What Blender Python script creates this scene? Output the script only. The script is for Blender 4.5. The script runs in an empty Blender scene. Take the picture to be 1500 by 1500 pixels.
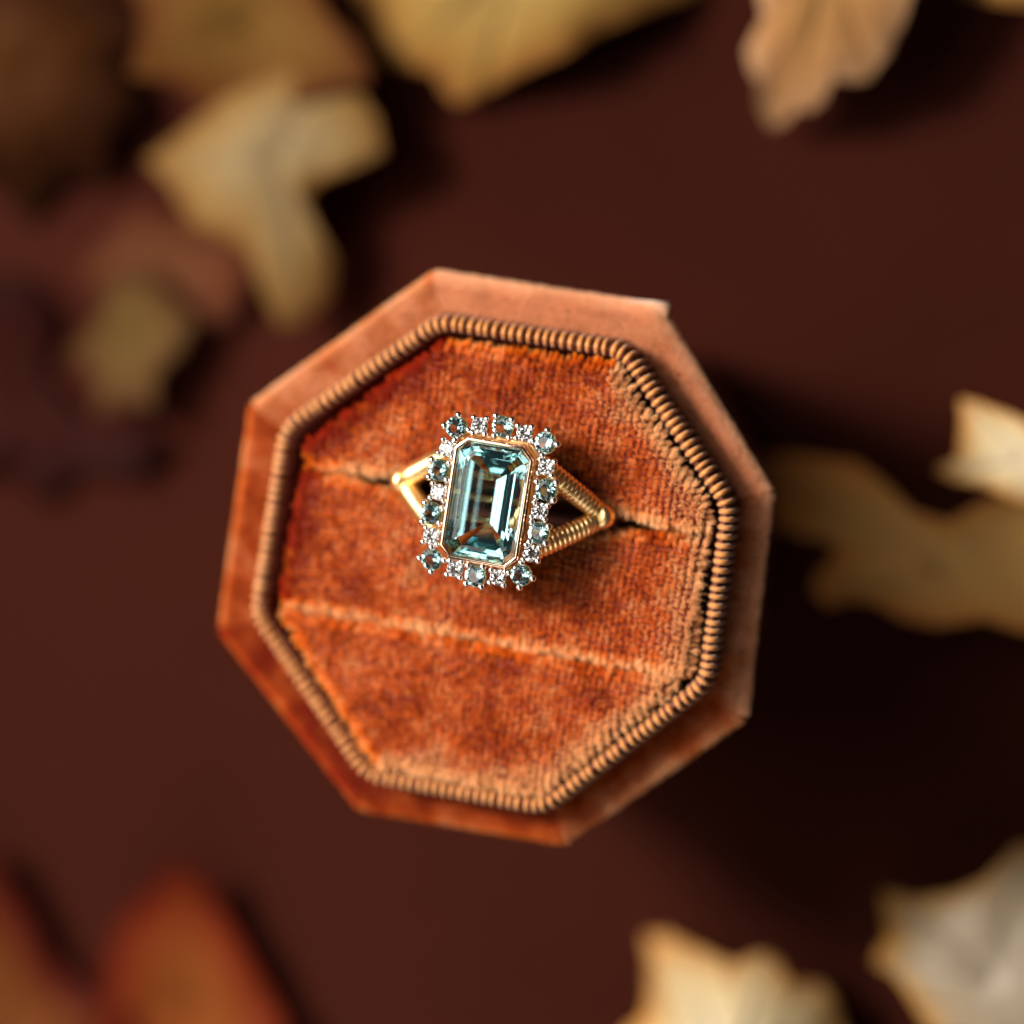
import bpy, bmesh, math, random
import numpy as np
from mathutils import Vector, Matrix, noise
random.seed(7); rng = np.random.default_rng(7)
MM = 0.001
R = math.radians
scn = bpy.context.scene
COL = scn.collection

# ------------------------------------------------------------------ camera (all lengths below in mm)
DIST, LENS = 370.0, 137.3
TX, TY = R(11.0), R(4.0)
ZF = 37.0
TARGET = Vector((0, 0, ZF))
VD = Vector((math.tan(TX), math.tan(TY), 1)).normalized()
CX = Vector((0, 1, 0)).cross(VD).normalized(); CY = VD.cross(CX)
CAMP = TARGET + VD * DIST
cam_d = bpy.data.cameras.new('camera'); cam = bpy.data.objects.new('camera', cam_d); COL.objects.link(cam)
cam.matrix_world = Matrix.Translation(CAMP * MM) @ Matrix((CX, CY, VD)).transposed().to_4x4()
cam_d.lens = LENS; cam_d.sensor_width = 36; cam_d.clip_start = 0.01; cam_d.clip_end = 20
cam_d.dof.use_dof = True; cam_d.dof.focus_distance = (DIST - 0.2) * MM; cam_d.dof.aperture_fstop = 5.3
scn.camera = cam

# ------------------------------------------------------------------ world and lamps (indoor table-top photograph by window light)
w = bpy.data.worlds.new('World'); scn.world = w; w.use_nodes = True
w.node_tree.nodes['Background'].inputs[0].default_value = (0.95, 0.92, 0.95, 1)
w.node_tree.nodes['Background'].inputs[1].default_value = 0.03

def area_light(name, pos, size, size_y, power, color):
    d = bpy.data.lights.new(name, 'AREA'); d.shape = 'RECTANGLE'; d.size = size * MM; d.size_y = size_y * MM
    d.energy = power; d.color = color
    o = bpy.data.objects.new(name, d); COL.objects.link(o); o.location = Vector(pos) * MM
    o.rotation_euler = (Vector((0, 0, 25)) * MM - o.location).to_track_quat('-Z', 'Y').to_euler()
    return o
area_light('window_light', (-405, 195, 545), 670, 620, 6.0, (1.0, 0.96, 0.90))
area_light('key_light', (-455, 245, 590), 150, 150, 13.5, (1.0, 0.93, 0.84))  # small key lamp, added to keep the cast shadows hard
area_light('fill_light', (-60, -460, 380), 400, 400, 1.0, (1.0, 0.93, 0.86))  # unseen soft fill, added to brighten the table and leaves in front
scn.view_settings.view_transform = 'Standard'; scn.view_settings.look = 'None'
scn.view_settings.exposure = 0.0; scn.view_settings.gamma = 1.0
cy = scn.cycles
cy.max_bounces = 20; cy.transmission_bounces = 18; cy.glossy_bounces = 8; cy.diffuse_bounces = 3; cy.transparent_max_bounces = 8
cy.caustics_reflective = False; cy.caustics_refractive = False; cy.sample_clamp_indirect = 8.0
cy.use_denoising = True

# ------------------------------------------------------------------ geometry helpers
def P(px, py, z):
    """pixel of the 1500 px photograph -> point (mm) at height z"""
    return Pp(px, py, Vector((0, 0, z)), Vector((0, 0, 1)))
def Pp(px, py, p0, n):
    d = CX * ((px - 750) / 1500 * 36 / LENS) - CY * ((py - 750) / 1500 * 36 / LENS) - VD
    t = (p0 - CAMP).dot(n) / d.dot(n)
    return CAMP + d * t

def mesh_obj(name, verts, faces, mat, parent=None, smooth=False, kind=None):
    me = bpy.data.meshes.new(name)
    me.from_pydata([tuple(float(c) * MM for c in v) for v in verts], [], faces)
    me.materials.append(mat)
    if smooth:
        me.polygons.foreach_set('use_smooth', [True] * len(me.polygons))
    o = bpy.data.objects.new(name, me); COL.objects.link(o)
    if parent: o.parent = parent
    if kind: o['kind'] = kind
    return o

def empty(name, loc, rot=None):
    o = bpy.data.objects.new(name, None); COL.objects.link(o)
    o.empty_display_size = 0.005; o.location = Vector(loc) * MM
    if rot is not None: o.rotation_euler = rot
    return o
def tag(o, label, cat, group=None):
    o['label'] = label; o['category'] = cat
    if group: o['group'] = group
    return o

def offset_poly(pts, e):
    """inset a convex CCW/CW polygon (2D) by e"""
    n = len(pts); c = (sum(p[0] for p in pts) / n, sum(p[1] for p in pts) / n); L = []
    for i in range(n):
        a, b = pts[i], pts[(i + 1) % n]
        nx, ny = -(b[1] - a[1]), b[0] - a[0]; l = math.hypot(nx, ny); nx /= l; ny /= l
        if nx * (c[0] - a[0]) + ny * (c[1] - a[1]) < 0: nx, ny = -nx, -ny
        L.append((nx, ny, nx * a[0] + ny * a[1] + e))
    out = []
    for i in range(n):
        a1, b1, c1 = L[i - 1]; a2, b2, c2 = L[i]; D = a1 * b2 - a2 * b1
        out.append(((c1 * b2 - c2 * b1) / D, (a1 * c2 - a2 * c1) / D))
    return out
def halfplanes(pts):
    n = len(pts); c = (sum(p[0] for p in pts) / n, sum(p[1] for p in pts) / n); L = []
    for i in range(n):
        a, b = pts[i], pts[(i + 1) % n]
        nx, ny = -(b[1] - a[1]), b[0] - a[0]; l = math.hypot(nx, ny); nx /= l; ny /= l
        if nx * (c[0] - a[0]) + ny * (c[1] - a[1]) < 0: nx, ny = -nx, -ny
        L.append((nx, ny, nx * a[0] + ny * a[1]))
    return L
def rounded(pts, r, k=6, m=5):
    """rounded corners: k points per corner, m per side; constant count so that loops can be lofted"""
    n = len(pts); out = []
    for i in range(n):
        p0, p1, p2 = Vector(pts[i - 1][:2]), Vector(pts[i][:2]), Vector(pts[(i + 1) % n][:2])
        a = p1 + (p0 - p1).normalized() * r; b = p1 + (p2 - p1).normalized() * r
        nxt = Vector(pts[(i + 1) % n][:2]); 
        for j in range(k):
            t = j / (k - 1)
            out.append((a * (1 - t) ** 2 + p1 * 2 * t * (1 - t) + b * t * t))
        p3 = Vector(pts[(i + 2) % n][:2]); e = nxt + (p1 - nxt).normalized() * r
        for j in range(1, m + 1):
            out.append(b.lerp(e, j / (m + 1)))
    return out
def loft(loops, close=True):
    """loops: list of lists of 3D points with equal counts"""
    n = len(loops[0]); V = [p for l in loops for p in l]; F = []
    for a in range(len(loops) - 1):
        for i in range(n if close else n - 1):
            j = (i + 1) % n
            F.append((a * n + i, a * n + j, (a + 1) * n + j, (a + 1) * n + i))
    return V, F
def cap(F, start, n, flip=False):
    f = tuple(range(start, start + n)); F.append(f[::-1] if flip else f)

# ------------------------------------------------------------------ materials
def mat(name, base=(0.5, 0.5, 0.5), rough=0.5, metal=0.0, **kw):
    m = bpy.data.materials.new(name); m.use_nodes = True
    b = m.node_tree.nodes['Principled BSDF']
    b.inputs['Base Color'].default_value = (*base, 1); b.inputs['Roughness'].default_value = rough; b.inputs['Metallic'].default_value = metal
    for k, v in kw.items():
        b.inputs[k].default_value = v
    return m
def N(m, t, **kw):
    n = m.node_tree.nodes.new(t)
    for k, v in kw.items():
        if k in n.inputs: n.inputs[k].default_value = v
        else: setattr(n, k, v)
    return n
def lk(m, a, b): m.node_tree.links.new(a, b)
def ramp(m, fac, stops):
    r = N(m, 'ShaderNodeValToRGB'); cr = r.color_ramp
    while len(cr.elements) < len(stops): cr.elements.new(0.5)
    for e, (p, c) in zip(cr.elements, stops): e.position = p; e.color = (*c, 1)
    lk(m, fac, r.inputs[0]); return r
def noise_tex(m, scale, detail=4, rough=0.6, coord='Object'):
    tc = N(m, 'ShaderNodeTexCoord'); n = N(m, 'ShaderNodeTexNoise')
    n.inputs['Scale'].default_value = scale; n.inputs['Detail'].default_value = detail; n.inputs['Roughness'].default_value = rough
    lk(m, tc.outputs[coord], n.inputs['Vector']); return n
def add_bump(m, h, strength, dist):
    b = N(m, 'ShaderNodeBump'); b.inputs['Strength'].default_value = strength; b.inputs['Distance'].default_value = dist
    lk(m, h, b.inputs['Height']); lk(m, b.outputs[0], m.node_tree.nodes['Principled BSDF'].inputs['Normal'])

# velvet pile fibre: diffuse + translucent + a soft sheen
def fibre_mat(name, dark, mid, light, scale=260.0):
    m = bpy.data.materials.new(name); m.use_nodes = True; nt = m.node_tree
    b = nt.nodes['Principled BSDF']; out = nt.nodes['Material Output']
    g = N(m, 'ShaderNodeNewGeometry')
    n = noise_tex(m, scale, 5, 0.65)
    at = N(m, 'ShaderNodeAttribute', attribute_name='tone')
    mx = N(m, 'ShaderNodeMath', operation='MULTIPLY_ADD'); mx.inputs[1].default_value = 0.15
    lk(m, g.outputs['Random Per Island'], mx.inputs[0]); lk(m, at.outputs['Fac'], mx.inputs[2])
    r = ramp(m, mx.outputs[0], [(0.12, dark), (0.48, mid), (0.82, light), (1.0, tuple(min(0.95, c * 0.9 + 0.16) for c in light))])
    lk(m, r.outputs[0], b.inputs['Base Color'])
    b.inputs['Roughness'].default_value = 0.55
    b.inputs['Specular IOR Level'].default_value = 0.04
    b.inputs['Sheen Weight'].default_value = 0.35; b.inputs['Sheen Roughness'].default_value = 0.4
    b.inputs['Sheen Tint'].default_value = (1.0, 0.75, 0.5, 1)
    tr = N(m, 'ShaderNodeBsdfTranslucent'); lk(m, r.outputs[0], tr.inputs[0])
    ms = N(m, 'ShaderNodeMixShader'); ms.inputs[0].default_value = 0.45
    lk(m, b.outputs[0], ms.inputs[1]); lk(m, tr.outputs[0], ms.inputs[2]); lk(m, ms.outputs[0], out.inputs['Surface'])
    return m
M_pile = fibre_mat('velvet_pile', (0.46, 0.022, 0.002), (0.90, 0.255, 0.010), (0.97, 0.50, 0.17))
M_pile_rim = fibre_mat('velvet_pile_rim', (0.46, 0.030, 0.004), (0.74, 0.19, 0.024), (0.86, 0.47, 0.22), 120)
M_backing = mat('velvet_backing', (0.16, 0.018, 0.004), 0.9)
M_inside = mat('box_inside', (0.03, 0.006, 0.003), 0.95)
M_ribbon = mat('ribbon_rib', (0.50, 0.20, 0.055), 0.45, **{'Sheen Weight': 0.3})
nn = noise_tex(M_ribbon, 700, 3); rr = ramp(M_ribbon, nn.outputs['Fac'], [(0.3, (0.36, 0.115, 0.015)), (0.7, (0.52, 0.20, 0.028))])
lk(M_ribbon, rr.outputs[0], M_ribbon.node_tree.nodes['Principled BSDF'].inputs['Base Color'])
tcr = N(M_ribbon, 'ShaderNodeTexNoise', Scale=6000.0); lk(M_ribbon, N(M_ribbon, 'ShaderNodeTexCoord').outputs['Object'], tcr.inputs['Vector'])
add_bump(M_ribbon, tcr.outputs['Fac'], 0.6, 0.0001)
M_ribbon_base = mat('ribbon_base', (0.10, 0.022, 0.006), 0.8)

M_table = mat('maroon_paper', (0.055, 0.014, 0.011), 0.85, **{'Specular IOR Level': 0.0})
tn = noise_tex(M_table, 9, 5); rt = ramp(M_table, tn.outputs['Fac'], [(0.35, (0.0185, 0.0043, 0.0028)), (0.65, (0.0275, 0.0064, 0.0040))])
lk(M_table, rt.outputs[0], M_table.node_tree.nodes['Principled BSDF'].inputs['Base Color'])
tn2 = noise_tex(M_table, 900, 4); add_bump(M_table, tn2.outputs['Fac'], 0.4, 0.0003)

def metal(name, c, rough, sc=800):
    m = mat(name, c, rough, 1.0)
    n = noise_tex(m, sc, 3); rr_ = N(m, 'ShaderNodeMapRange'); rr_.inputs['To Min'].default_value = rough * 0.7; rr_.inputs['To Max'].default_value = rough * 1.5
    lk(m, n.outputs['Fac'], rr_.inputs[0]); lk(m, rr_.outputs[0], m.node_tree.nodes['Principled BSDF'].inputs['Roughness'])
    return m
M_gold = metal('yellow_gold', (0.95, 0.66, 0.30), 0.30)
M_rose = metal('rose_gold', (0.94, 0.62, 0.43), 0.09)
M_white = metal('white_metal', (0.90, 0.86, 0.82), 0.20)

def gem_mat(name, ior, sigma):
    m = bpy.data.materials.new(name); m.use_nodes = True; nt = m.node_tree; nt.nodes.clear()
    out = nt.nodes.new('ShaderNodeOutputMaterial'); g = nt.nodes.new('ShaderNodeBsdfGlass')
    g.inputs['IOR'].default_value = ior; g.inputs['Roughness'].default_value = 0.0
    nt.links.new(g.outputs[0], out.inputs['Surface'])
    if sigma:
        d = max(sigma); v = nt.nodes.new('ShaderNodeVolumeAbsorption'); v.inputs['Density'].default_value = d
        v.inputs['Color'].default_value = (*[1 - s / d for s in sigma], 1)
        nt.links.new(v.outputs[0], out.inputs['Volume'])
    return m
M_aqua = gem_mat('aquamarine', 1.58, (82, 14, 9))
M_aqua_small = gem_mat('small_aquamarine', 1.62, (215, 34, 15))
M_diamond = gem_mat('diamond', 2.3, None)

# ------------------------------------------------------------------ table
def grid_plane(name, size, z, m):
    s = size / 2
    return mesh_obj(name, [(-s, -s, z), (s, -s, z), (s, s, z), (-s, s, z)], [(0, 1, 2, 3)], m)
TZ = -22.0
table = grid_plane('table_surface', 3000, TZ, M_table); table['kind'] = 'structure'

# ------------------------------------------------------------------ ring box
ZFL, ZCO = 25.6, 30.2
OUT_PX = [(635, 398), (965, 448), (1131, 722), (1093, 1056), (828, 1238), (525, 1187), (320, 925), (365, 593)]
COL_PX = [(640, 460), (918, 503), (1077, 738), (1042, 1008), (798, 1195), (530, 1146), (363, 903), (407, 622)]
PAD_PX = [(655, 504), (902, 538), (1038, 745), (1012, 986), (791, 1164), (554, 1120), (414, 896), (456, 652)]
outer = [tuple(P(x, y, ZFL - 0.4)[:2]) for x, y in OUT_PX]
outer = offset_poly(outer, 0.42)
collar = [tuple(P(x, y, ZCO)[:2]) for x, y in COL_PX]
pado = [tuple(P(x, y, 29.6)[:2]) for x, y in PAD_PX]
bx = P(733, 817, 27); box = empty('ring_box', (bx.x, bx.y, 0))  # z set below
tag(box, 'open octagonal rust orange velvet ring box in the middle of the table', 'ring box')
BO = Vector((bx.x, bx.y, 0))
def boxed(V): return [(v[0] - BO.x, v[1] - BO.y, v[2]) for v in V]

def z_(loop, z): return [(p[0], p[1], z) for p in loop]
def wob(loop):
    return [(p[0] + 0.22 * noise.noise(Vector((p[0] * 0.25, p[1] * 0.25, 4))), p[1] + 0.22 * noise.noise(Vector((p[0] * 0.25, p[1] * 0.25, 9)))) for p in loop]
RC = 2.2
loops = [z_(rounded(offset_poly(collar, 2.2), 0.5), 12), z_(rounded(offset_poly(collar, 2.1), 0.6), ZFL - 0.2),
         z_(rounded(offset_poly(collar, 0.2), RC), ZFL - 0.15), z_(rounded(offset_poly(outer, 2.2), RC), ZFL)]
for k in range(7):
    a = k / 6 * math.pi / 2
    loops.append(z_(wob(rounded(offset_poly(outer, 1.3 * (1 - math.sin(a))), RC)), ZFL - 1.3 + 1.3 * math.cos(a)))
loops += [z_(rounded(offset_poly(outer, 0.1), RC), ZFL - 5), z_(rounded(offset_poly(outer, 0.8), RC), ZFL - 6), z_(rounded(offset_poly(outer, 5.5), RC), TZ + 0.2)]
V, F = loft(loops); n0 = len(loops[0]); cap(F, 0, n0); cap(F, len(V) - n0, n0, True)
mesh_obj('box_body', boxed(V), F, M_backing, box, True)

# ---- pile: every fibre is a small bent blade
def blades(name, base, tip, width, m, parent, origin, tone):
    """base, tip: (n,3) arrays in mm; the fibre bends half way"""
    n = len(base); d = tip - base; L = np.linalg.norm(d, axis=1, keepdims=True)
    rnd = rng.normal(size=(n, 3)); side = np.cross(d / L, rnd); side /= np.linalg.norm(side, axis=1, keepdims=True)
    wdt = width * (0.7 + 0.6 * rng.random((n, 1)))
    mid = base + d * 0.55 + np.array([0, 0, 1.0]) * L * 0.07 + rng.normal(size=(n, 3)) * L * 0.05
    co = np.empty((n, 5, 3)); co[:, 0] = base - side * wdt / 2; co[:, 1] = base + side * wdt / 2
    co[:, 2] = mid + side * wdt * 0.42; co[:, 3] = mid - side * wdt * 0.42; co[:, 4] = tip
    co = (co - np.array([origin[0], origin[1], 0])).reshape(-1, 3) * MM
    i = (np.arange(n) * 5)[:, None]
    loops_ = (i + np.array([[0, 1, 2, 3, 3, 2, 4]])).reshape(-1)
    me = bpy.data.meshes.new(name); me.vertices.add(n * 5); me.vertices.foreach_set('co', co.astype(np.float32).ravel())
    me.loops.add(n * 7); me.loops.foreach_set('vertex_index', loops_.astype(np.int32))
    me.polygons.add(n * 2); st = (np.arange(n) * 7)[:, None] + np.array([[0, 4]])
    me.polygons.foreach_set('loop_start', st.ravel().astype(np.int32))
    me.update(calc_edges=True)
    tt = np.repeat(tone[:, None], 5, 1) + np.array([[-0.40, -0.40, -0.05, -0.05, 0.16]])  # shade deep in the pile painted into the roots, tips lightened
    A = me.attributes.new('tone', 'FLOAT', 'POINT'); A.data.foreach_set('value', tt.astype(np.float32).ravel())
    me.materials.append(m)
    o = bpy.data.objects.new(name, me); COL.objects.link(o); o.parent = parent; o['kind'] = 'stuff'
    return o

def vnoise(x, y, s, seed=0.0):
    return np.array([noise.noise(Vector((a * s + seed, b * s - seed, seed * 0.37))) for a, b in zip(x, y)])

# ---- the three pads of the cushion: box frame u along the slots, v across
TH = R(-9.0); EU = Vector((math.cos(TH), math.sin(TH))); EV = Vector((-math.sin(TH), math.cos(TH)))
SO = P(745, 737, 29.6); SO = Vector((SO.x, SO.y))                     # a point on the ring slot
RI = P(706, 941, 29.6); vr = (Vector((RI.x, RI.y)) - SO).dot(EV)       # v of the second, closed slot
def to_uv(p): d = Vector(p[:2]) - SO; return (d.dot(EU), d.dot(EV))
pu = [to_uv(p) for p in pado]
HP = np.array(halfplanes(pu))
def slot_half(u):
    return 0.52 - 0.14 * ((np.abs(u) - 12) / 8).clip(0, 1) + 1.1 * np.exp(-((np.abs(u) - 7.5).clip(0) / 4.2) ** 2)
def pad_dist(u, v, which):
    """distance to the pad's outer edge, and to its slot edges"""
    d = (HP[:, 0, None] * u + HP[:, 1, None] * v - HP[:, 2, None]).min(0)
    if which == 0: e = v - slot_half(u)
    elif which == 1: e = np.minimum(-slot_half(u) - v, v - (vr + 0.30))
    else: e = (vr - 0.30) - v
    return d, e
RO, RS = 1.2, 1.6
PAD_Z = [30.7, 30.4, 30.3]
def pad_h(u, v, which):
    d, e = pad_dist(u, v, which)
    dc = d.clip(0, RO); ec = e.clip(0, RS)
    h = PAD_Z[which] - (RO - np.sqrt(RO ** 2 - (RO - dc) ** 2)) - 1.0 * (RS - np.sqrt(RS ** 2 - (RS - ec) ** 2))
    h = h + 0.25 * (1 - np.exp(-np.minimum(d, e).clip(0) / 3.0))
    h = h + 0.22 * vnoise(u, v, 0.22, 3.1 + which) * (np.minimum(d, e).clip(0, 2) / 2)
    return h
def to_xy(u, v): return SO.x + u * EU.x + v * EV.x, SO.y + u * EU.y + v * EV.y

TU, TV = 0.62, 0.50
for which, pname in enumerate(('back_cushion', 'middle_cushion', 'front_cushion')):
    # base mesh: radial samples of the star-shaped pad
    cu, cv = [(0, 6.5), (0, vr / 2), (-1, vr - 6.5)][which]
    rays = 200; T = [0, .2, .4, .6, .75, .85, .9, .94, .96, .975, .987, .995, 1.0]
    lo, hi = np.zeros(rays), np.full(rays, 60.0); ang = np.linspace(0, 2 * math.pi, rays, endpoint=False)
    for _ in range(40):
        md = (lo + hi) / 2; u = cu + np.cos(ang) * md; v = cv + np.sin(ang) * md
        d, e = pad_dist(u, v, which); ok = np.minimum(d, e) > 0.01
        lo = np.where(ok, md, lo); hi = np.where(ok, hi, md)
    loops = []
    for t in T[1:]:
        u = cu + np.cos(ang) * lo * t; v = cv + np.sin(ang) * lo * t; h = pad_h(u, v, which) - 0.25; x, y = to_xy(u, v)
        loops.append(list(zip(x, y, h)))
    last = loops[-1]; loops.append([(p[0], p[1], p[2] - 3) for p in last]); loops.append([(p[0], p[1], 14.0) for p in last])
    V, F = loft(loops); cap(F, 0, rays, True)
    pad = mesh_obj(pname, boxed(V), F, M_backing, box, True)
    # tufts in straight rows
    us = np.arange(-26, 26, TU); vs = np.arange(-28, 20, TV)
    gu, gv = np.meshgrid(us, vs); gu = gu.ravel(); gv = gv.ravel()
    gu = gu + 0.10 * vnoise(gu, gv, 0.35, 9) + rng.normal(size=gu.size) * 0.035
    gv = gv + rng.normal(size=gv.size) * 0.05
    nf = 34
    fu = np.repeat(gu, nf); fv = np.repeat(gv, nf); tu, tv = fu.copy(), fv.copy()
    fu = fu + rng.normal(size=fu.size) * 0.085; fv = fv + rng.normal(size=fv.size) * 0.085
    tl = np.repeat(0.72 + 0.50 * rng.random(gu.size), nf)
    d, e = pad_dist(fu, fv, which); k = (np.minimum(d, e) > 0.03)
    # extra fibres where the pile turns down over an edge
    edge = k & (np.minimum(d, e) < 1.0)
    ex = np.nonzero(edge)[0]; ex = np.concatenate([ex, ex, ex])
    ku = np.concatenate([fu[k], fu[ex] + rng.normal(size=ex.size) * 0.05]); kv = np.concatenate([fv[k], fv[ex] + rng.normal(size=ex.size) * 0.05])
    ktu = np.concatenate([tu[k], tu[ex]]); ktv = np.concatenate([tv[k], tv[ex]]); kl = np.concatenate([tl[k], tl[ex]])
    d, e = pad_dist(ku, kv, which); k = np.minimum(d, e) > 0.015
    ku, kv, ktu, ktv, kl = ku[k], kv[k], ktu[k], ktv[k], kl[k]
    h = pad_h(ku, kv, which); q = 0.04
    dx = (pad_h(ku + q, kv, which) - pad_h(ku - q, kv, which)) / (2 * q); dy = (pad_h(ku, kv + q, which) - pad_h(ku, kv - q, which)) / (2 * q)
    sl = np.where(pad_dist(ku, kv, which)[1] < 1.0, 0.9, 3.5); nx, ny, nz = -np.clip(dx, -sl, sl), -np.clip(dy, -sl, sl), np.ones_like(dx); l = np.sqrt(nx ** 2 + ny ** 2 + 1); nx /= l; ny /= l; nz /= l
    # nap: leans towards the left-back, brushed in patches
    lu = -0.20 + 0.5 * vnoise(ktu, ktv, 0.30, 20 + which) + 0.30 * vnoise(ktu, ktv, 0.8, 40)
    lv = 0.10 + 0.5 * vnoise(ktu, ktv, 0.30, 60 + which) + 0.30 * vnoise(ktu, ktv, 0.8, 80)
    su = (ku - ktu) * 0.8 + lu + rng.normal(size=ku.size) * 0.13; sv = (kv - ktv) * 0.8 + lv + rng.normal(size=ku.size) * 0.13
    L = kl * 0.95
    du = nx + su * nz; dv = ny + sv * nz; dz = nz - (su * nx + sv * ny)
    l = np.sqrt(du ** 2 + dv ** 2 + dz ** 2)
    bxx, byy = to_xy(ku, kv); tx_, ty_ = to_xy(ku + du / l * L, kv + dv / l * L)
    dE, eE = pad_dist(ku, kv, which)
    HN = HP[(HP[:, 0, None] * ku + HP[:, 1, None] * kv - HP[:, 2, None]).argmin(0)]     # nearest outer side
    sheen_side = -(HN[:, 0] * 0.85 - HN[:, 1] * 0.45); top = (-HN[:, 1]).clip(0, 1) * (ku > 0)
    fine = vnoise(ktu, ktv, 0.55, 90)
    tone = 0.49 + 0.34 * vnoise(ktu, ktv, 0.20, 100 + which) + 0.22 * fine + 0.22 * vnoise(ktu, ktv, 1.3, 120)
    tone += np.exp(-(dE / (1.7 + 1.1 * fine)) ** 2) * np.clip(sheen_side + 0.35, -0.5, 1.0) * 1.3  # sheen painted in: right and front edges lighter, left edges darker
    if which < 2: tone += np.exp(-(eE / (1.0 + 0.35 * fine)) ** 2) * (kv < (0 if which else 99)) * (kv < (SO[0] * 0 + (vr / 2 if which else 99))) * 0.60  # slot lips painted lighter, as the sheen of pile seen side-on
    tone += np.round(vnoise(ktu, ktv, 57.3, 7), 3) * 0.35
    base = np.stack([bxx, byy, h - 0.35], 1); tip = np.stack([tx_, ty_, h - 0.35 + dz / l * L], 1)
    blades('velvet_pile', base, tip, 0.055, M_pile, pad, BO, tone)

# ---- pile on the rim (flange) of the box
def rim_pile():
    po = np.array(halfplanes(outer)); pc = np.array(halfplanes(offset_poly(collar, 0.0)))
    xs = [p[0] for p in outer]; ys = [p[1] for p in outer]
    n = 900000
    x = rng.uniform(min(xs), max(xs), n); y = rng.uniform(min(ys), max(ys), n)
    do = (po[:, 0, None] * x + po[:, 1, None] * y - po[:, 2, None]); side = do.argmin(0); do = do.min(0)
    dc = (pc[:, 0, None] * x + pc[:, 1, None] * y - pc[:, 2, None]).min(0)
    k = (do > 0.0) & (dc < 0.1); x, y, do, side = x[k], y[k], do[k], side[k]
    # more on the rounded shoulder
    s = np.nonzero(do < 1.3)[0]; s = np.concatenate([s, s]); x = np.concatenate([x, x[s]]); y = np.concatenate([y, y[s]]); do = np.concatenate([do, do[s] * rng.random(s.size)]); side = np.concatenate([side, side[s]])
    x[-s.size:] -= 0; nrm = -po[side, :2]
    dd = do.clip(0, 1.3); z = ZFL - 1.3 + np.sqrt(np.maximum(1.3 ** 2 - (1.3 - dd) ** 2, 0))
    out_ = (1.3 - dd) / 1.3; up = np.sqrt(np.maximum(1 - out_ ** 2, 0.0))
    # below the shoulder too
    lean = np.array([[-0.35, 0.30]]) + 0.0 * nrm
    N1 = vnoise(x, y, 0.30, 5)[:, None]; N2 = vnoise(x, y, 0.30, 15)[:, None]
    lean = lean + np.concatenate([N1, N2], 1) * 0.5 + rng.normal(size=(x.size, 2)) * 0.16
    d = np.concatenate([nrm * out_[:, None] + lean * up[:, None], (up - 0.0)[:, None] - (lean * nrm).sum(1, keepdims=True) * out_[:, None]], 1)
    d /= np.linalg.norm(d, axis=1, keepdims=True); L = (0.62 + 0.25 * rng.random(x.size))[:, None]
    base = np.stack([x, y, z - 0.2], 1)
    sv = np.array([0.62, 0.42, 0.34, 0.20, 0.12, 0.10, 0.22, 0.42]) + 0.1      # velvet sheen painted into the tone of each of the eight sides
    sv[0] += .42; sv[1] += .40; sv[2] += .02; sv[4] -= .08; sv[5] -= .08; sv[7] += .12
    edge_ = np.array([0, 0.1, 0.45, 0.35, 0.15, 0, 0, 0]); tone = sv[side] + edge_[side] * np.exp(-(do / 1.6) ** 2) + 0.35 * N1[:, 0] + 0.2 * vnoise(x, y, 0.8, 33) + 0.12 * (do / 3).clip(0, 1) * (side > 5)  # lit shoulder edge painted into the tone on right and front sides
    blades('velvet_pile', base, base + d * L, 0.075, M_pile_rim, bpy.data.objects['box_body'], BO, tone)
rim_pile()

# ---- grosgrain ribbon over the standing collar
cw = 1.1
prof = [(0.0, ZFL - 0.6), (0.0, ZCO - 0.9), (0.12, ZCO - 0.35), (0.5, ZCO - 0.02), (cw / 2, ZCO + 0.04), (cw - 0.5, ZCO - 0.02), (cw - 0.12, ZCO - 0.35), (cw, ZCO - 0.9), (cw, ZFL - 6)]
V, F = loft([z_(rounded(offset_poly(collar, e + 0.25), 0.9), z - 0.14) for e, z in prof])
ribbon = mesh_obj('grosgrain_ribbon', boxed(V), F, M_ribbon_base, box, True)
path = rounded(offset_poly(collar, cw / 2 + 0.15), 1.6, 10, 8)
pl = [Vector(p) for p in path]; seg = [(pl[(i + 1) % len(pl)] - pl[i]).length for i in range(len(pl))]; tot = sum(seg)
NR = 176
def rib_mesh():
    rw = 0.33; V = []; ring = 8
    pr = [(-cw / 2 - 0.02, -3.0), (-cw / 2 - 0.02, -1.3), (-cw / 2 + 0.04, -0.6), (-cw / 2 + 0.30, -0.12), (0, 0.02), (cw / 2 - 0.30, -0.12), (cw / 2 - 0.04, -0.6), (cw / 2 + 0.02, -1.3), (cw / 2 + 0.02, -3.5)]
    pr[0] = (pr[0][0], -4.4)
    L = []
    for i, (x, z) in enumerate(pr):
        a = Vector(pr[max(i - 1, 0)]); b = Vector(pr[min(i + 1, len(pr) - 1)]); t = (b - a).normalized(); nrm = Vector((-t.y, t.x))
        L.append([(x + nrm.x * 0.30 * math.sin(q), math.cos(q) * rw, z - 0.10 + nrm.y * 0.30 * math.sin(q)) for q in [j / ring * 2 * math.pi for j in range(ring)]])
    V, F = loft(L); cap(F, 0, ring, True); cap(F, len(V) - ring, ring)
    return V, F
V, F = rib_mesh(); rib0 = mesh_obj('ribbon_rib', V, F, M_ribbon, ribbon, True)
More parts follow.
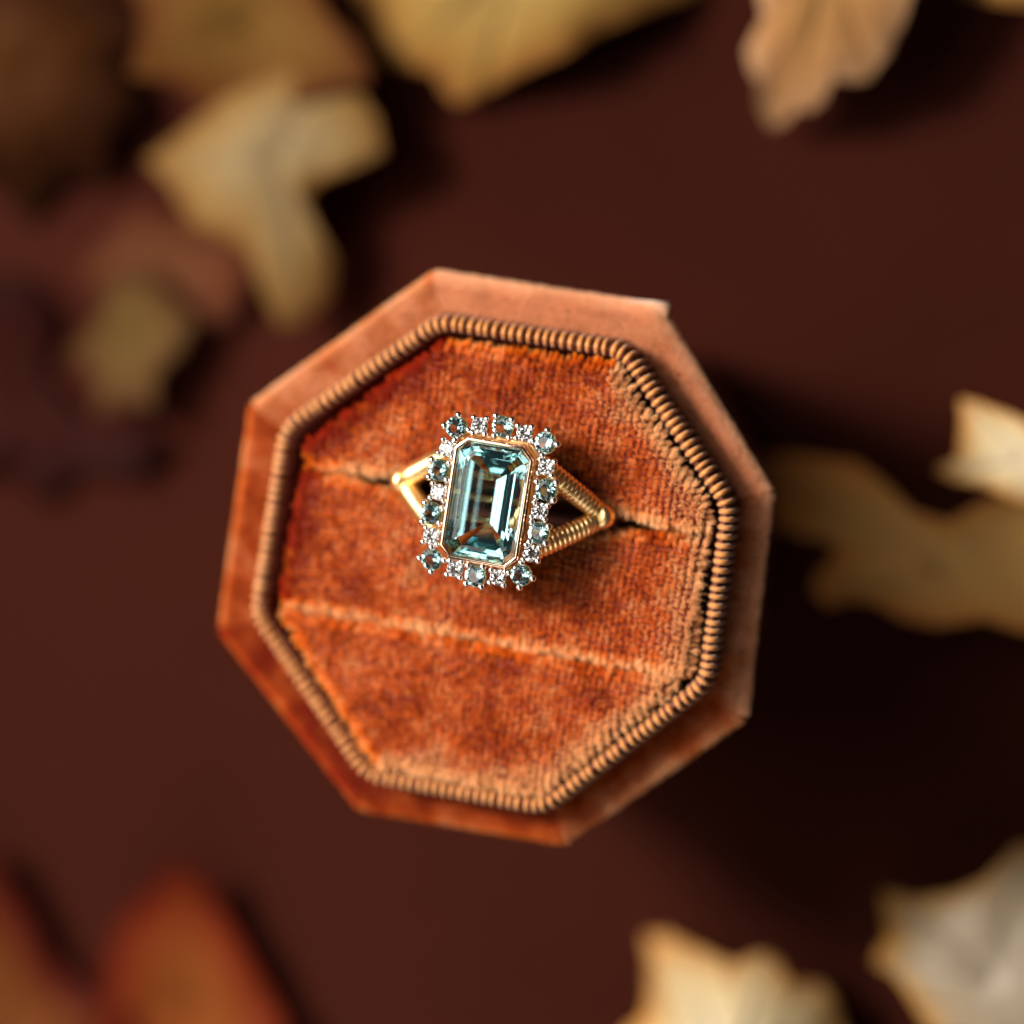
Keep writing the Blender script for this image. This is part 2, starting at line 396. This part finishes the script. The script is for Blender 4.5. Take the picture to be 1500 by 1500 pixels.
for i in range(NR):
    s = (i + 0.5 + 0.06 * rng.normal()) / NR * tot; j = 0
    while s > seg[j]: s -= seg[j]; j += 1
    a, b = pl[j], pl[(j + 1) % len(pl)]; p = a.lerp(b, s / seg[j]); t = (b - a).normalized()
    # smooth the tangent over the corner
    a2, b2 = pl[j - 1], pl[(j + 2) % len(pl)]; t = ((b2 - a2).normalized() + t).normalized()
    nin = Vector((t.y, -t.x)); 
    if nin.dot(Vector((BO.x, BO.y)) - p) < 0: nin = -nin
    r = rib0 if i == 0 else rib0.copy()
    if i: COL.objects.link(r)
    r.location = Vector((p.x - BO.x, p.y - BO.y, ZCO + 0.06 * rng.normal())) * MM
    r.rotation_euler = (0, 0, math.atan2(nin.y, nin.x) + 0.02 * rng.normal()); r.scale = (1, tot / NR / 1.04 * (1 + 0.06 * rng.normal()), 1)

M_overlap = mat('overlap_velvet', (0.62, 0.30, 0.15), 0.9, **{'Sheen Weight': 0.6, 'Specular IOR Level': 0.1}); n_o = noise_tex(M_overlap, 2500, 4); add_bump(M_overlap, n_o.outputs['Fac'], 0.8, 0.0003)
# ---- the raised overlap of fabric along the back edge of the rim
a = Vector(outer[0]); b = Vector(outer[1]); t = (b - a).normalized(); nr_ = Vector((-t.y, t.x))
L = []
for k in range(9):
    f = k / 8; p = a.lerp(b, 0.45 + 0.60 * f) ; hgt = 0.15 + 0.5 * math.sin(f * math.pi * 0.5); wd = 0.3 + 0.9 * f
    L.append([(p.x + nr_.x * wd * math.cos(q) - nr_.x * 0.3, p.y + nr_.y * wd * math.cos(q) - nr_.y * 0.3, ZFL - 1.6 + 1.3 * math.sin(q)) for q in [j / 10 * 2 * math.pi for j in range(10)]])
V, F = loft(L); cap(F, 0, 10, True); cap(F, len(V) - 10, 10)
mesh_obj('fabric_overlap', boxed(V), F, M_overlap, box, True)

# ------------------------------------------------------------------ ring
LEAN = R(-2.0)
ZH = 12.0                                                              # height of the girdle plane over the centre of the shank
rotm = Matrix.Rotation(TH, 3, 'Z') @ Matrix.Rotation(LEAN, 3, 'Y')
HC = P(714, 736, ZF)                                                   # centre of the head
RCEN = HC - rotm @ Vector((0, 0, ZH))
ring = empty('ring', RCEN, rotm.to_euler())
tag(ring, 'gold ring with a rectangular pale blue stone and a halo, held in the velvet slot', 'ring')
RI_ = rotm.transposed()
def loc_head(px, py, dz=0.0):
    """pixel -> ring coordinates on the plane dz above the girdle"""
    n = rotm @ Vector((0, 0, 1)); p = Pp(px, py, HC + n * dz, n); q = RI_ @ (p - RCEN); return q

def lathe(profile, n=24):
    L = [[(r * math.cos(2 * math.pi * i / n), r * math.sin(2 * math.pi * i / n), z) for i in range(n)] for r, z in profile]
    return loft(L)
def tube(path, rad, n=12, ribs=None, cap_ends=True):
    """path: list of Vectors; rad(i/len) -> radius; ribs(s, angle) -> factor"""
    L = []; s = 0; up = Vector((0, 1, 0.01)); m = len(path)
    for i, p in enumerate(path):
        t = (path[min(i + 1, m - 1)] - path[max(i - 1, 0)]).normalized()
        if i: s += (p - path[i - 1]).length
        x = up.cross(t).normalized(); y = t.cross(x).normalized(); up = y
        r0 = rad(i / (m - 1)); row = []
        for j in range(n):
            q = j / n * 2 * math.pi; r = r0 * (ribs(s, q) if ribs else 1)
            row.append(tuple(p + x * math.cos(q) * r + y * math.sin(q) * r))
        L.append(row)
    V, F = loft(L)
    if cap_ends: cap(F, 0, n, True); cap(F, len(V) - n, n)
    return V, F

# octagon with cut corners
def cut_rect(a, b, c): return [(a - c, b), (a, b - c), (a, -b + c), (a - c, -b), (-a + c, -b), (-a, -b + c), (-a, b - c), (-a + c, b)]
BA, BB, BC = 3.92, 5.92, 1.15
def ring_loop(e, z, c=None):
    a, b = BA - e, BB - e; cc = (BC - 0.586 * e) if c is None else c
    return [(x, y, ZH + z) for x, y in cut_rect(a, b, cc)]
def bevel_loft(loops, mname, m, w=0.03, segs=2):
    V, F = loft(loops); o = mesh_obj(mname, V, F, m, ring)
    md = o.modifiers.new('bevel', 'BEVEL'); md.width = w * MM; md.segments = segs; md.limit_method = 'ANGLE'; md.angle_limit = R(20)
    for p in o.data.polygons: p.use_smooth = True
    return o
bz = [ring_loop(0.15, -2.4), ring_loop(0.0, -1.9), ring_loop(0.0, 0.42), ring_loop(0.10, 0.62), ring_loop(0.30, 0.66), ring_loop(0.44, 0.50), ring_loop(0.50, 0.06), ring_loop(0.62, -0.25), ring_loop(0.75, -2.0), ring_loop(0.15, -2.4)]
bevel_loft(bz, 'bezel', M_rose, 0.05, 3)
gal = [ring_loop(-0.35, -2.0), ring_loop(-0.35, -1.45), ring_loop(0.05, -1.45), ring_loop(0.05, -2.0), ring_loop(-0.35, -2.0)]
bevel_loft(gal, 'gallery_rail', M_gold, 0.06, 2)
low = [ring_loop(1.3, -4.2), ring_loop(1.3, -3.7), ring_loop(1.7, -3.7), ring_loop(1.7, -4.2), ring_loop(1.3, -4.2)]
bevel_loft(low, 'lower_rail', M_gold, 0.08, 2)
for sx in (-1, 1):
    for y in (-3.6, 0, 3.6):
        V, F = tube([Vector((sx * 3.7, y, ZH - 2.0)), Vector((sx * 3.2, y, ZH - 3.0)), Vector((sx * 2.5, y, ZH - 4.0))], lambda f: 0.32, 10)
        mesh_obj('gallery_post', V, F, M_gold, ring, True)

for y in (-1.9, 0.1, 2.2):  # bars added and curved to catch highlights seen through the stone
    pth = [Vector((x, y + 0.12 * math.sin(x * 1.7), ZH - 4.0 - 0.25 * math.cos(x * 0.6))) for x in [-2.6 + 5.2 * i / 16 for i in range(17)]]
    V, F = tube(pth, lambda f: 0.36, 10); mesh_obj('glint_bar', V, F, M_gold, ring, True)
# centre stone: emerald cut, planar facets
def emerald():
    G = 0.55
    def lp(e, z, c):
        a, b = BA - e, BB - e; return [(x, y, ZH + z) for x, y in cut_rect(max(a, 0.02), b, c)]
    a0 = BA - G
    steps = [(G + 1.05, 0.80, 0.62), (G + 0.68, 0.62, 0.70), (G + 0.30, 0.34, 0.80), (G, 0.03, 0.88), (G, -0.05, 0.88)]
    e, z = G, -0.05
    for de, ang, c in ((0.85, 55, 0.66), (0.95, 46, 0.44), (0.90, 38, 0.22)):
        e += de; z -= de * math.tan(R(ang)); steps.append((e, z, c))
    loops = [lp(*s) for s in steps]
    V, F = loft(loops); cap(F, 0, 8, True)
    n = len(V); rem = a0 - (e - G); zk = z - rem * math.tan(R(31)); hb = BB - e - rem
    V += [(0, hb, ZH + zk), (0, -hb, ZH + zk)]; t, bt = n, n + 1; s = n - 8
    # loop order: 0 top-right-x,1 right-top,2 right-bottom,3 bottom-right,4 bottom-left,5 left-bottom,6 left-top,7 top-left
    F += [(s + 0, s + 1, t), (s + 1, s + 2, bt, t), (s + 2, s + 3, bt), (s + 3, s + 4, bt), (s + 4, s + 5, bt), (s + 5, s + 6, t, bt), (s + 6, s + 7, t), (s + 7, s + 0, t)]
    o = mesh_obj('emerald_cut_blue_stone', V, F, M_aqua, ring)
    bm = bmesh.new(); bm.from_mesh(o.data); bmesh.ops.recalc_face_normals(bm, faces=bm.faces); bm.to_mesh(o.data); bm.free()
    return o
emerald()

# round brilliant of girdle radius 1
def brilliant(name, m):
    pts = []
    for k in range(8):
        a = k * math.pi / 4; pts.append((0.56 * math.cos(a), 0.56 * math.sin(a), 0.33))
        a += math.pi / 8; pts.append((0.80 * math.cos(a), 0.80 * math.sin(a), 0.205))
        pts.append((0.26 * math.cos(a), 0.26 * math.sin(a), -0.69))
    for k in range(16):
        a = k * math.pi / 8; pts.append((math.cos(a), math.sin(a), 0.02)); pts.append((math.cos(a), math.sin(a), -0.03))
    pts.append((0, 0, -0.88))
    bm = bmesh.new()
    for p in pts: bm.verts.new(p)
    bmesh.ops.convex_hull(bm, input=bm.verts); bmesh.ops.recalc_face_normals(bm, faces=bm.faces)
    me = bpy.data.meshes.new(name); bm.to_mesh(me); bm.free(); me.materials.append(m); return me
ME_B = brilliant('round_blue_stone', M_aqua_small); ME_D = brilliant('round_diamond', M_diamond)
def me_of(name, V, F, m, smooth=True):
    me = bpy.data.meshes.new(name); me.from_pydata([tuple(c * MM for c in v) for v in V], [], F); me.materials.append(m)
    if smooth: me.polygons.foreach_set('use_smooth', [True] * len(me.polygons))
    return me
V, F = lathe([(1.03, -0.02), (1.06, -0.18), (0.98, -0.35), (0.55, -1.15), (0.42, -1.2), (0.50, -1.05), (0.88, -0.30), (0.96, -0.08), (1.03, -0.02)], 28)
ME_CUP = me_of('stone_cup', V, F, M_gold)
pb = [(0.001, 0.51)] + [(0.36 * math.cos(q), 0.15 + 0.36 * math.sin(q)) for q in [R(70), R(45), R(20), R(0), R(-20)]] + [(0.20, -0.1), (0.17, -0.9), (0.12, -1.5), (0.001, -1.5)]
V, F = lathe(pb, 14); ME_PR = me_of('prong', V, F, M_white)

BLUE = [(669.2, 626), (736.4, 624.8), (798.8, 648.8), (801.2, 717.2), (789.2, 780.8), (763.5, 842), (696.8, 843.2), (633.2, 819.2), (632.7, 752), (644, 688.4)]
DIA = [(702.8, 623.6), (768.8, 634.4), (800.7, 684.3), (790.4, 748.4), (778.4, 810.8), (729.7, 845.6), (666.8, 833.6), (632, 785.6), (642.8, 720.8), (656, 657.2)]
def add_child(name, me, parent, loc, rot=(0, 0, 0), sc=1.0):
    o = bpy.data.objects.new(name, me); COL.objects.link(o); o.parent = parent; o.location = Vector(loc) * MM; o.rotation_euler = rot; o.scale = (sc,) * 3; return o
corner_px = {(669.2, 626), (798.8, 648.8), (763.5, 842), (633.2, 819.2)}
def outward(q):
    # outward direction of the halo at this place, in ring axes
    x, y = q.x, q.y
    if abs(x) > 4.0 and abs(y) > 6.0: return math.atan2(math.copysign(1, y), math.copysign(1, x))
    return math.atan2(math.copysign(1, y), 0) if abs(y) > 6.1 else (0 if x > 0 else math.pi)
for lst, blue in ((BLUE, True), (DIA, False)):
    for px, py in lst:
        q = loc_head(px, py); rad = 1.06 if blue else 0.80
        if (px, py) in corner_px: oa = math.atan2(math.copysign(1, q.y), math.copysign(1, q.x))
        elif abs(q.y) > 6.0: oa = math.atan2(math.copysign(1, q.y), 0)
        else: oa = 0 if q.x > 0 else math.pi
        zc = ZH + 0.05 + 0.04 * rng.normal()
        st = bpy.data.objects.new('stone_setting', ME_CUP); COL.objects.link(st); st.parent = ring
        st.location = Vector((q.x, q.y, zc)) * MM; st.scale = (rad, rad, 1.0)
        st.rotation_euler = (0.06 * rng.normal() - 0.05 * math.sin(oa), 0.05 * math.cos(oa) + 0.06 * rng.normal(), 0)
        g = add_child('round_blue_stone' if blue else 'round_diamond', ME_B if blue else ME_D, st, (0, 0, 0.03), (0, 0, rng.uniform(0, 6.28)))
        g.scale = (MM, MM, MM * rad)
        for k, dlt in enumerate((45, -45, 137, -137)):
            a = oa + R(dlt + 5 * rng.normal()); rr_ = (rad + 0.14) / rad
            pr_ = add_child('prong', ME_PR, st, (rr_ * math.cos(a), rr_ * math.sin(a), 0.0))
            s_ = 1.0 if blue else 0.9; pr_.scale = (s_ / rad, s_ / rad, s_)

# split shank
RM = 11.2; ja = math.asin(5.5 / RM); JX, JZ = RM * math.cos(ja), 5.5
V = []; L = []; M_ = 96
for i in range(M_ + 1):
    a = ja - i / M_ * (math.pi + 2 * ja); row = []
    for j in range(16):
        q = j / 16 * 2 * math.pi; row.append(((RM + 0.72 * math.cos(q)) * math.cos(a), 1.05 * math.sin(q), (RM + 0.72 * math.cos(q)) * math.sin(a)))
    L.append(row)
V, F = loft(L); cap(F, 0, 16); cap(F, len(V) - 16, 16, True)
mesh_obj('band', V, F, M_gold, ring, True)
def bez(a, b, c, d, n):
    return [a * (1 - t) ** 3 + b * 3 * t * (1 - t) ** 2 + c * 3 * t * t * (1 - t) + d * t ** 3 for t in [i / n for i in range(n + 1)]]
for sx in (-1, 1):
    tdir = Vector((-sx * math.sin(ja), 0, math.cos(ja)))
    for sy in (-1, 1):
        J = Vector((sx * (JX - 0.15), sy * 0.42, JZ)) 
        E = Vector((sx * 3.9, sy * 4.3, ZH - 1.75))
        pth = bez(J, J + tdir * 1.4 + Vector((0, sy * 0.5, 0)), E + Vector((sx * 2.4, -sy * 1.5, -1.3)), E, 150)
        V, F = tube(pth, lambda f: 0.98 + 0.12 * f, 18, lambda s, q: 1 + 0.085 * (abs(math.sin(math.pi * (s / 0.52 + 0.12 * math.sin(q)))) - 0.5) * 2 * min(1.0, max(0.45, s / 2.0)))
        mesh_obj('twisted_arm', V, F, M_gold, ring, True)
    # polished collar where the arms meet the band
    pr = [(0.9, -0.62), (1.08, -0.50), (1.2, -0.2), (1.22, 0.1), (1.12, 0.42), (0.95, 0.58), (0.6, 0.66), (0.0, 0.68)]
    V, F = lathe([(0.0, -0.62)] + pr, 24); V = [(x * 1.12, y * 1.25, z * 1.4) for x, y, z in V]
    c = mesh_obj('shank_collar', V, F, M_gold, ring, True)
    a = ja if sx > 0 else math.pi - ja
    c.location = Vector((RM * math.cos(a), 0, RM * math.sin(a) + 0.15)) * MM
    c.rotation_euler = Vector(tdir).to_track_quat('Z', 'Y').to_euler()

# ------------------------------------------------------------------ maple leaves
def leaf_mat(name, stops, scale=55, rough=0.6, k=1.0, spec=0.02):
    stops = [(p, tuple(x * k for x in c)) for p, c in stops]
    m = bpy.data.materials.new(name); m.use_nodes = True; nt = m.node_tree; b = nt.nodes['Principled BSDF']; out = nt.nodes['Material Output']
    at = N(m, 'ShaderNodeAttribute', attribute_name='edge'); n = noise_tex(m, scale, 4, 0.6)
    ad = N(m, 'ShaderNodeMath', operation='MULTIPLY_ADD'); ad.inputs[1].default_value = 0.55
    lk(m, n.outputs['Fac'], ad.inputs[0]); lk(m, at.outputs['Fac'], ad.inputs[2])
    sb = N(m, 'ShaderNodeMath', operation='SUBTRACT'); sb.inputs[1].default_value = 0.275; lk(m, ad.outputs[0], sb.inputs[0])
    r = ramp(m, sb.outputs[0], stops); lk(m, r.outputs[0], b.inputs['Base Color'])
    b.inputs['Roughness'].default_value = rough; b.inputs['Specular IOR Level'].default_value = spec
    n2 = noise_tex(m, 400, 5); add_bump(m, n2.outputs['Fac'], 0.5, 0.0005)
    tr = N(m, 'ShaderNodeBsdfTranslucent'); lk(m, r.outputs[0], tr.inputs[0])
    ms = N(m, 'ShaderNodeMixShader'); ms.inputs[0].default_value = 0.25
    lk(m, b.outputs[0], ms.inputs[1]); lk(m, tr.outputs[0], ms.inputs[2]); lk(m, ms.outputs[0], out.inputs['Surface'])
    return m
def maple(name, label, px, centre, z0, m, curl=2.0, tilt=(0, 0), tips=None, wave=1.2, seed=0, rim=0.8):
    """px: outline in photo pixels at height z0; tilt: mm of rise per mm in x and y"""
    z0 += TZ; c3 = P(*centre, z0); N_ = len(px); pts = [Vector((x, y, 0)) for x, y in px]
    # resample
    per = []; 
    for i in range(N_):
        a, b = pts[i], pts[(i + 1) % N_]; k = max(1, int((b - a).length / 11))
        for j in range(k):
            t = j / k; p = a.lerp(b, t); nz = noise.noise(p * 0.06 + Vector((seed, 0, 0))) * 4
            cc = Vector((*centre, 0)); per.append(p + (p - cc).normalized() * nz)
    perpx = per; per = [P(p.x, p.y, z0) for p in perpx]
    n = len(per); T = [0.04, 0.12, .22, .34, .46, .58, .7, .8, .88, .94, .98, 1.0]
    tips = tips or []
    tv = [P(x, y, z0) - c3 for x, y in tips]
    rmax = max((p - c3).length for p in per)
    def height(p, t):
        d = p - c3; r = d.length / rmax
        h = curl * r * r + tilt[0] * d.x + tilt[1] * d.y
        h += wave * noise.noise(Vector((p.x * 0.09 + seed, p.y * 0.09, seed))) * 1.6 + 0.35 * noise.noise(Vector((p.x * 0.35, p.y * 0.35, seed)))
        for v in tv:
            L = v.length; u = d.dot(v) / L
            if u > 0:
                s = abs(d.x * v.y - d.y * v.x) / L; h -= 0.3 * math.exp(-(s / 1.2) ** 2) * max(0, 1 - u / L)
        h += rim * (t ** 6) * noise.noise(Vector((p.x * 0.2, p.y * 0.2, seed + 5)))
        return h
    for _ in range(3):
        per = [P(a.x, a.y, z0 + max(0.25 + TZ - z0, height(p, 1.0))) for a, p in zip(perpx, per)]
    loops = []; att = []
    for t in T:
        row = []
        for p in per:
            q = c3.lerp(p, t); row.append((q.x - c3.x, q.y - c3.y, max(0.25 + TZ - z0, height(q, t)))); att.append(t ** 2)
        loops.append(row)
    bottom = [[(x, y, z - 0.22) for x, y, z in row] for row in loops[::-1]]
    V, F = loft(loops + bottom); cap(F, 0, n, True); cap(F, len(V) - n, n)
    att = att + [T[::-1][i // n] ** 2 for i in range(n * len(T))]
    e = empty(name, (c3.x, c3.y, z0)); tag(e, label, 'maple leaf', 'fallen maple leaves lying on the table')
    b = mesh_obj('leaf_blade', V, F, m, e, True)
    A = b.data.attributes.new('edge', 'FLOAT', 'POINT'); A.data.foreach_set('value', np.array(att, np.float32))
    for v in tv:
        pth = [c3 + v * (k / 14) for k in range(1, 14)]
        pp = [Vector((q.x - c3.x, q.y - c3.y, max(0.25 + TZ - z0, height(q, 0.5)) + 0.08)) for q in pth]
        V2, F2 = tube(pp, lambda f: 0.22 * (1 - 0.7 * f), 6); mesh_obj('vein', V2, F2, m, e, True)
    return e
CREAM = leaf_mat('cream_leaf', [(0.0, (0.52, 0.43, 0.28)), (0.5, (0.50, 0.37, 0.19)), (0.95, (0.44, 0.20, 0.05))], k=0.9)
GOLD = leaf_mat('golden_leaf', [(0.0, (0.42, 0.27, 0.085)), (0.55, (0.36, 0.20, 0.05)), (1.0, (0.30, 0.12, 0.03))], k=0.6)
TAN = leaf_mat('tan_leaf', [(0.0, (0.38, 0.19, 0.06)), (0.5, (0.46, 0.22, 0.08)), (1.0, (0.55, 0.30, 0.15))], k=0.62)
BROWN = leaf_mat('brown_leaf', [(0.0, (0.50, 0.27, 0.085)), (0.5, (0.46, 0.22, 0.06)), (1.0, (0.46, 0.17, 0.04))])
GREY = leaf_mat('taupe_leaf', [(0.0, (0.30, 0.24, 0.17)), (0.6, (0.33, 0.24, 0.14)), (0.95, (0.42, 0.20, 0.04))], rough=0.45, spec=0.3, k=0.85)
RED = leaf_mat('red_leaf', [(0.0, (0.26, 0.07, 0.015)), (0.5, (0.20, 0.03, 0.008)), (1.0, (0.10, 0.008, 0.004))], k=0.6)
DARK = leaf_mat('dark_leaf', [(0.0, (0.20, 0.062, 0.014)), (0.5, (0.10, 0.028, 0.008)), (1.0, (0.06, 0.016, 0.006))], k=0.22)
PALE = leaf_mat('pale_leaf', [(0.0, (0.42, 0.30, 0.15)), (0.55, (0.38, 0.22, 0.075)), (1.0, (0.27, 0.12, 0.03))], k=0.5)

maple('maple_leaf', 'dark brown crumpled leaf in the upper left corner', [(-120, -60), (40, -70), (170, -20), (220, 40), (170, 90), (210, 150), (150, 210), (165, 270), (90, 260), (40, 330), (-20, 250), (-120, 240)], (30, 90), 7, DARK, -5, tips=[(170, -20), (210, 150), (40, 330)], seed=1)
maple('maple_leaf', 'reddish brown leaf lying low beneath the pale leaf', [(200, 300), (280, 310), (350, 340), (370, 400), (340, 470), (300, 490), (255, 540), (210, 500), (150, 520), (140, 430), (95, 380), (150, 340)], (240, 410), 2, leaf_mat('russet_leaf', [(0.0, (0.20, 0.07, 0.03)), (0.5, (0.14, 0.04, 0.016)), (1.0, (0.08, 0.02, 0.01))], k=0.5), 2, tips=[(350, 340), (300, 490), (140, 430)], seed=2)
maple('maple_leaf', 'dull olive tan leaf left of the box, below the pale leaf', [(160, 400), (215, 395), (255, 440), (285, 470), (265, 515), (232, 545), (225, 600), (180, 590), (140, 610), (135, 550), (95, 520), (140, 470)], (190, 490), 4, leaf_mat('olive_leaf', [(0.0, (0.24, 0.14, 0.04)), (0.5, (0.19, 0.09, 0.028)), (1.0, (0.10, 0.04, 0.015))], k=0.4), 2.5, tips=[(285, 470), (225, 600)], seed=3)
maple('maple_leaf', 'dark maroon leaf at the left edge, lowest of the left cluster', [(-60, 420), (30, 400), (80, 470), (60, 540), (130, 620), (240, 640), (200, 700), (110, 690), (60, 740), (0, 680), (-80, 700)], (30, 590), 1.5, leaf_mat('maroon_leaf', [(0.0, (0.06, 0.012, 0.008)), (0.6, (0.045, 0.008, 0.006)), (1.0, (0.03, 0.006, 0.005))], k=0.4), 2, tips=[(30, 400), (240, 640)], seed=4)
maple('maple_leaf', 'golden brown leaf behind the pale leaf near the top left', [(170, -70), (300, -90), (440, -60), (480, 20), (520, 60), (545, 120), (490, 130), (430, 150), (350, 140), (300, 160), (250, 120), (190, 110), (210, 30)], (350, 30), 9, leaf_mat('ochre_leaf', [(0.0, (0.27, 0.13, 0.03)), (0.55, (0.22, 0.09, 0.02)), (1.0, (0.15, 0.04, 0.012))], k=0.42), 1.5, tips=[(190, 110), (430, 150), (545, 120)], seed=5)
maple('maple_leaf', 'pale yellow green leaf pointing down toward the upper left side of the box', [(330, 140), (400, 110), (470, 85), (520, 130), (555, 175), (562, 222), (520, 245), (470, 262), (448, 290), (462, 335), (492, 385), (486, 430), (450, 470), (412, 480), (385, 430), (362, 370), (318, 340), (280, 330), (255, 280), (215, 235), (270, 190)], (400, 230), 11, PALE, -5, tips=[(562, 222), (430, 478), (215, 235), (470, 85)], seed=6)
maple('maple_leaf', 'long golden leaf cut off by the middle of the top edge', [(1030, -12), (940, 22), (880, 48), (820, 84), (760, 108), (700, 140), (668, 152), (648, 128), (640, 106), (590, 98), (548, 85), (540, 40), (520, -10), (490, -120), (560, -220), (700, -260), (850, -240), (1000, -150)], (760, -60), 10, GOLD, -9, tips=[(668, 152), (548, 85), (1000, -20)], seed=7)
maple('maple_leaf', 'tan leaf with a jagged pink tip hanging in from the top right', [(1095, -60), (1118, 25), (1092, 75), (1097, 100), (1112, 122), (1110, 150), (1128, 187), (1150, 181), (1168, 158), (1187, 163), (1206, 148), (1222, 115), (1242, 120), (1270, 118), (1300, 82), (1320, 40), (1338, -10), (1365, -120), (1300, -230), (1180, -250), (1070, -180)], (1212, -50), 15, TAN, -8, tips=[(1128, 187), (1270, 118)], seed=8)
maple('maple_leaf', 'thin golden leaf edge in the top right corner', [(1400, -10), (1450, 4), (1510, 14), (1600, -20), (1560, -120), (1430, -100)], (1490, -50), 9, GOLD, -6, seed=9)
maple('maple_leaf', 'brown leaf reaching from the right edge to the side of the box', [(1120, 664), (1190, 670), (1255, 678), (1300, 712), (1338, 750), (1392, 764), (1440, 735), (1560, 700), (1660, 720), (1700, 800), (1640, 900), (1560, 932), (1500, 924), (1440, 906), (1370, 917), (1320, 906), (1285, 882), (1250, 880), (1212, 888), (1190, 862), (1200, 838), (1228, 806), (1208, 790), (1135, 776)], (1390, 830), 11, BROWN, -8, tips=[(1190, 700), (1200, 862), (1370, 915)], seed=10)
maple('maple_leaf', 'cream coloured leaf tip lying over the brown leaf at the right edge', [(1406, 584), (1440, 592), (1478, 604), (1530, 628), (1600, 600), (1640, 680), (1600, 745), (1500, 742), (1440, 712), (1402, 706), (1388, 700), (1370, 690), (1380, 680), (1400, 672), (1408, 640)], (1500, 672), 19, CREAM, -5, tips=[(1406, 584), (1372, 690)], seed=11)
maple('maple_leaf', 'cream leaf with an orange right edge at the bottom of the picture', [(946, 1369), (975, 1372), (1012, 1386), (1050, 1402), (1082, 1412), (1105, 1398), (1124, 1396), (1142, 1412), (1158, 1437), (1200, 1440), (1218, 1458), (1236, 1500), (1262, 1600), (1200, 1700), (1050, 1720), (930, 1640), (895, 1560), (912, 1512), (940, 1494), (950, 1450)], (1070, 1560), 15, CREAM, -10, tips=[(946, 1369), (1115, 1397), (1210, 1447)], seed=12)
maple('maple_leaf', 'greyish taupe leaf with an orange corner in the bottom right corner', [(1290, 1309), (1345, 1318), (1400, 1308), (1440, 1290), (1490, 1240), (1560, 1230), (1650, 1350), (1650, 1600), (1450, 1650), (1392, 1560), (1345, 1480), (1312, 1430), (1280, 1410), (1287, 1390), (1302, 1372), (1296, 1340)], (1460, 1440), 13, GREY, -9, tips=[(1290, 1309), (1282, 1405)], seed=13)
maple('maple_leaf', 'red leaf with an orange middle at the bottom left', [(170, 1350), (215, 1300), (265, 1258), (308, 1300), (348, 1370), (388, 1440), (420, 1500), (440, 1600), (300, 1680), (170, 1620), (140, 1500), (155, 1400)], (280, 1480), 4, RED, 3, tips=[(265, 1258), (420, 1500), (170, 1350)], seed=14)
maple('maple_leaf', 'deep red leaf filling the bottom left corner', [(-140, 1230), (-20, 1245), (40, 1330), (75, 1400), (120, 1445), (190, 1480), (230, 1560), (100, 1680), (-150, 1640)], (10, 1500), 3, leaf_mat('deep_red_leaf', [(0.0, (0.17, 0.05, 0.012)), (0.45, (0.10, 0.015, 0.006)), (1.0, (0.05, 0.005, 0.004))], k=0.6), 3, tips=[(-20, 1245), (190, 1480)], seed=15)
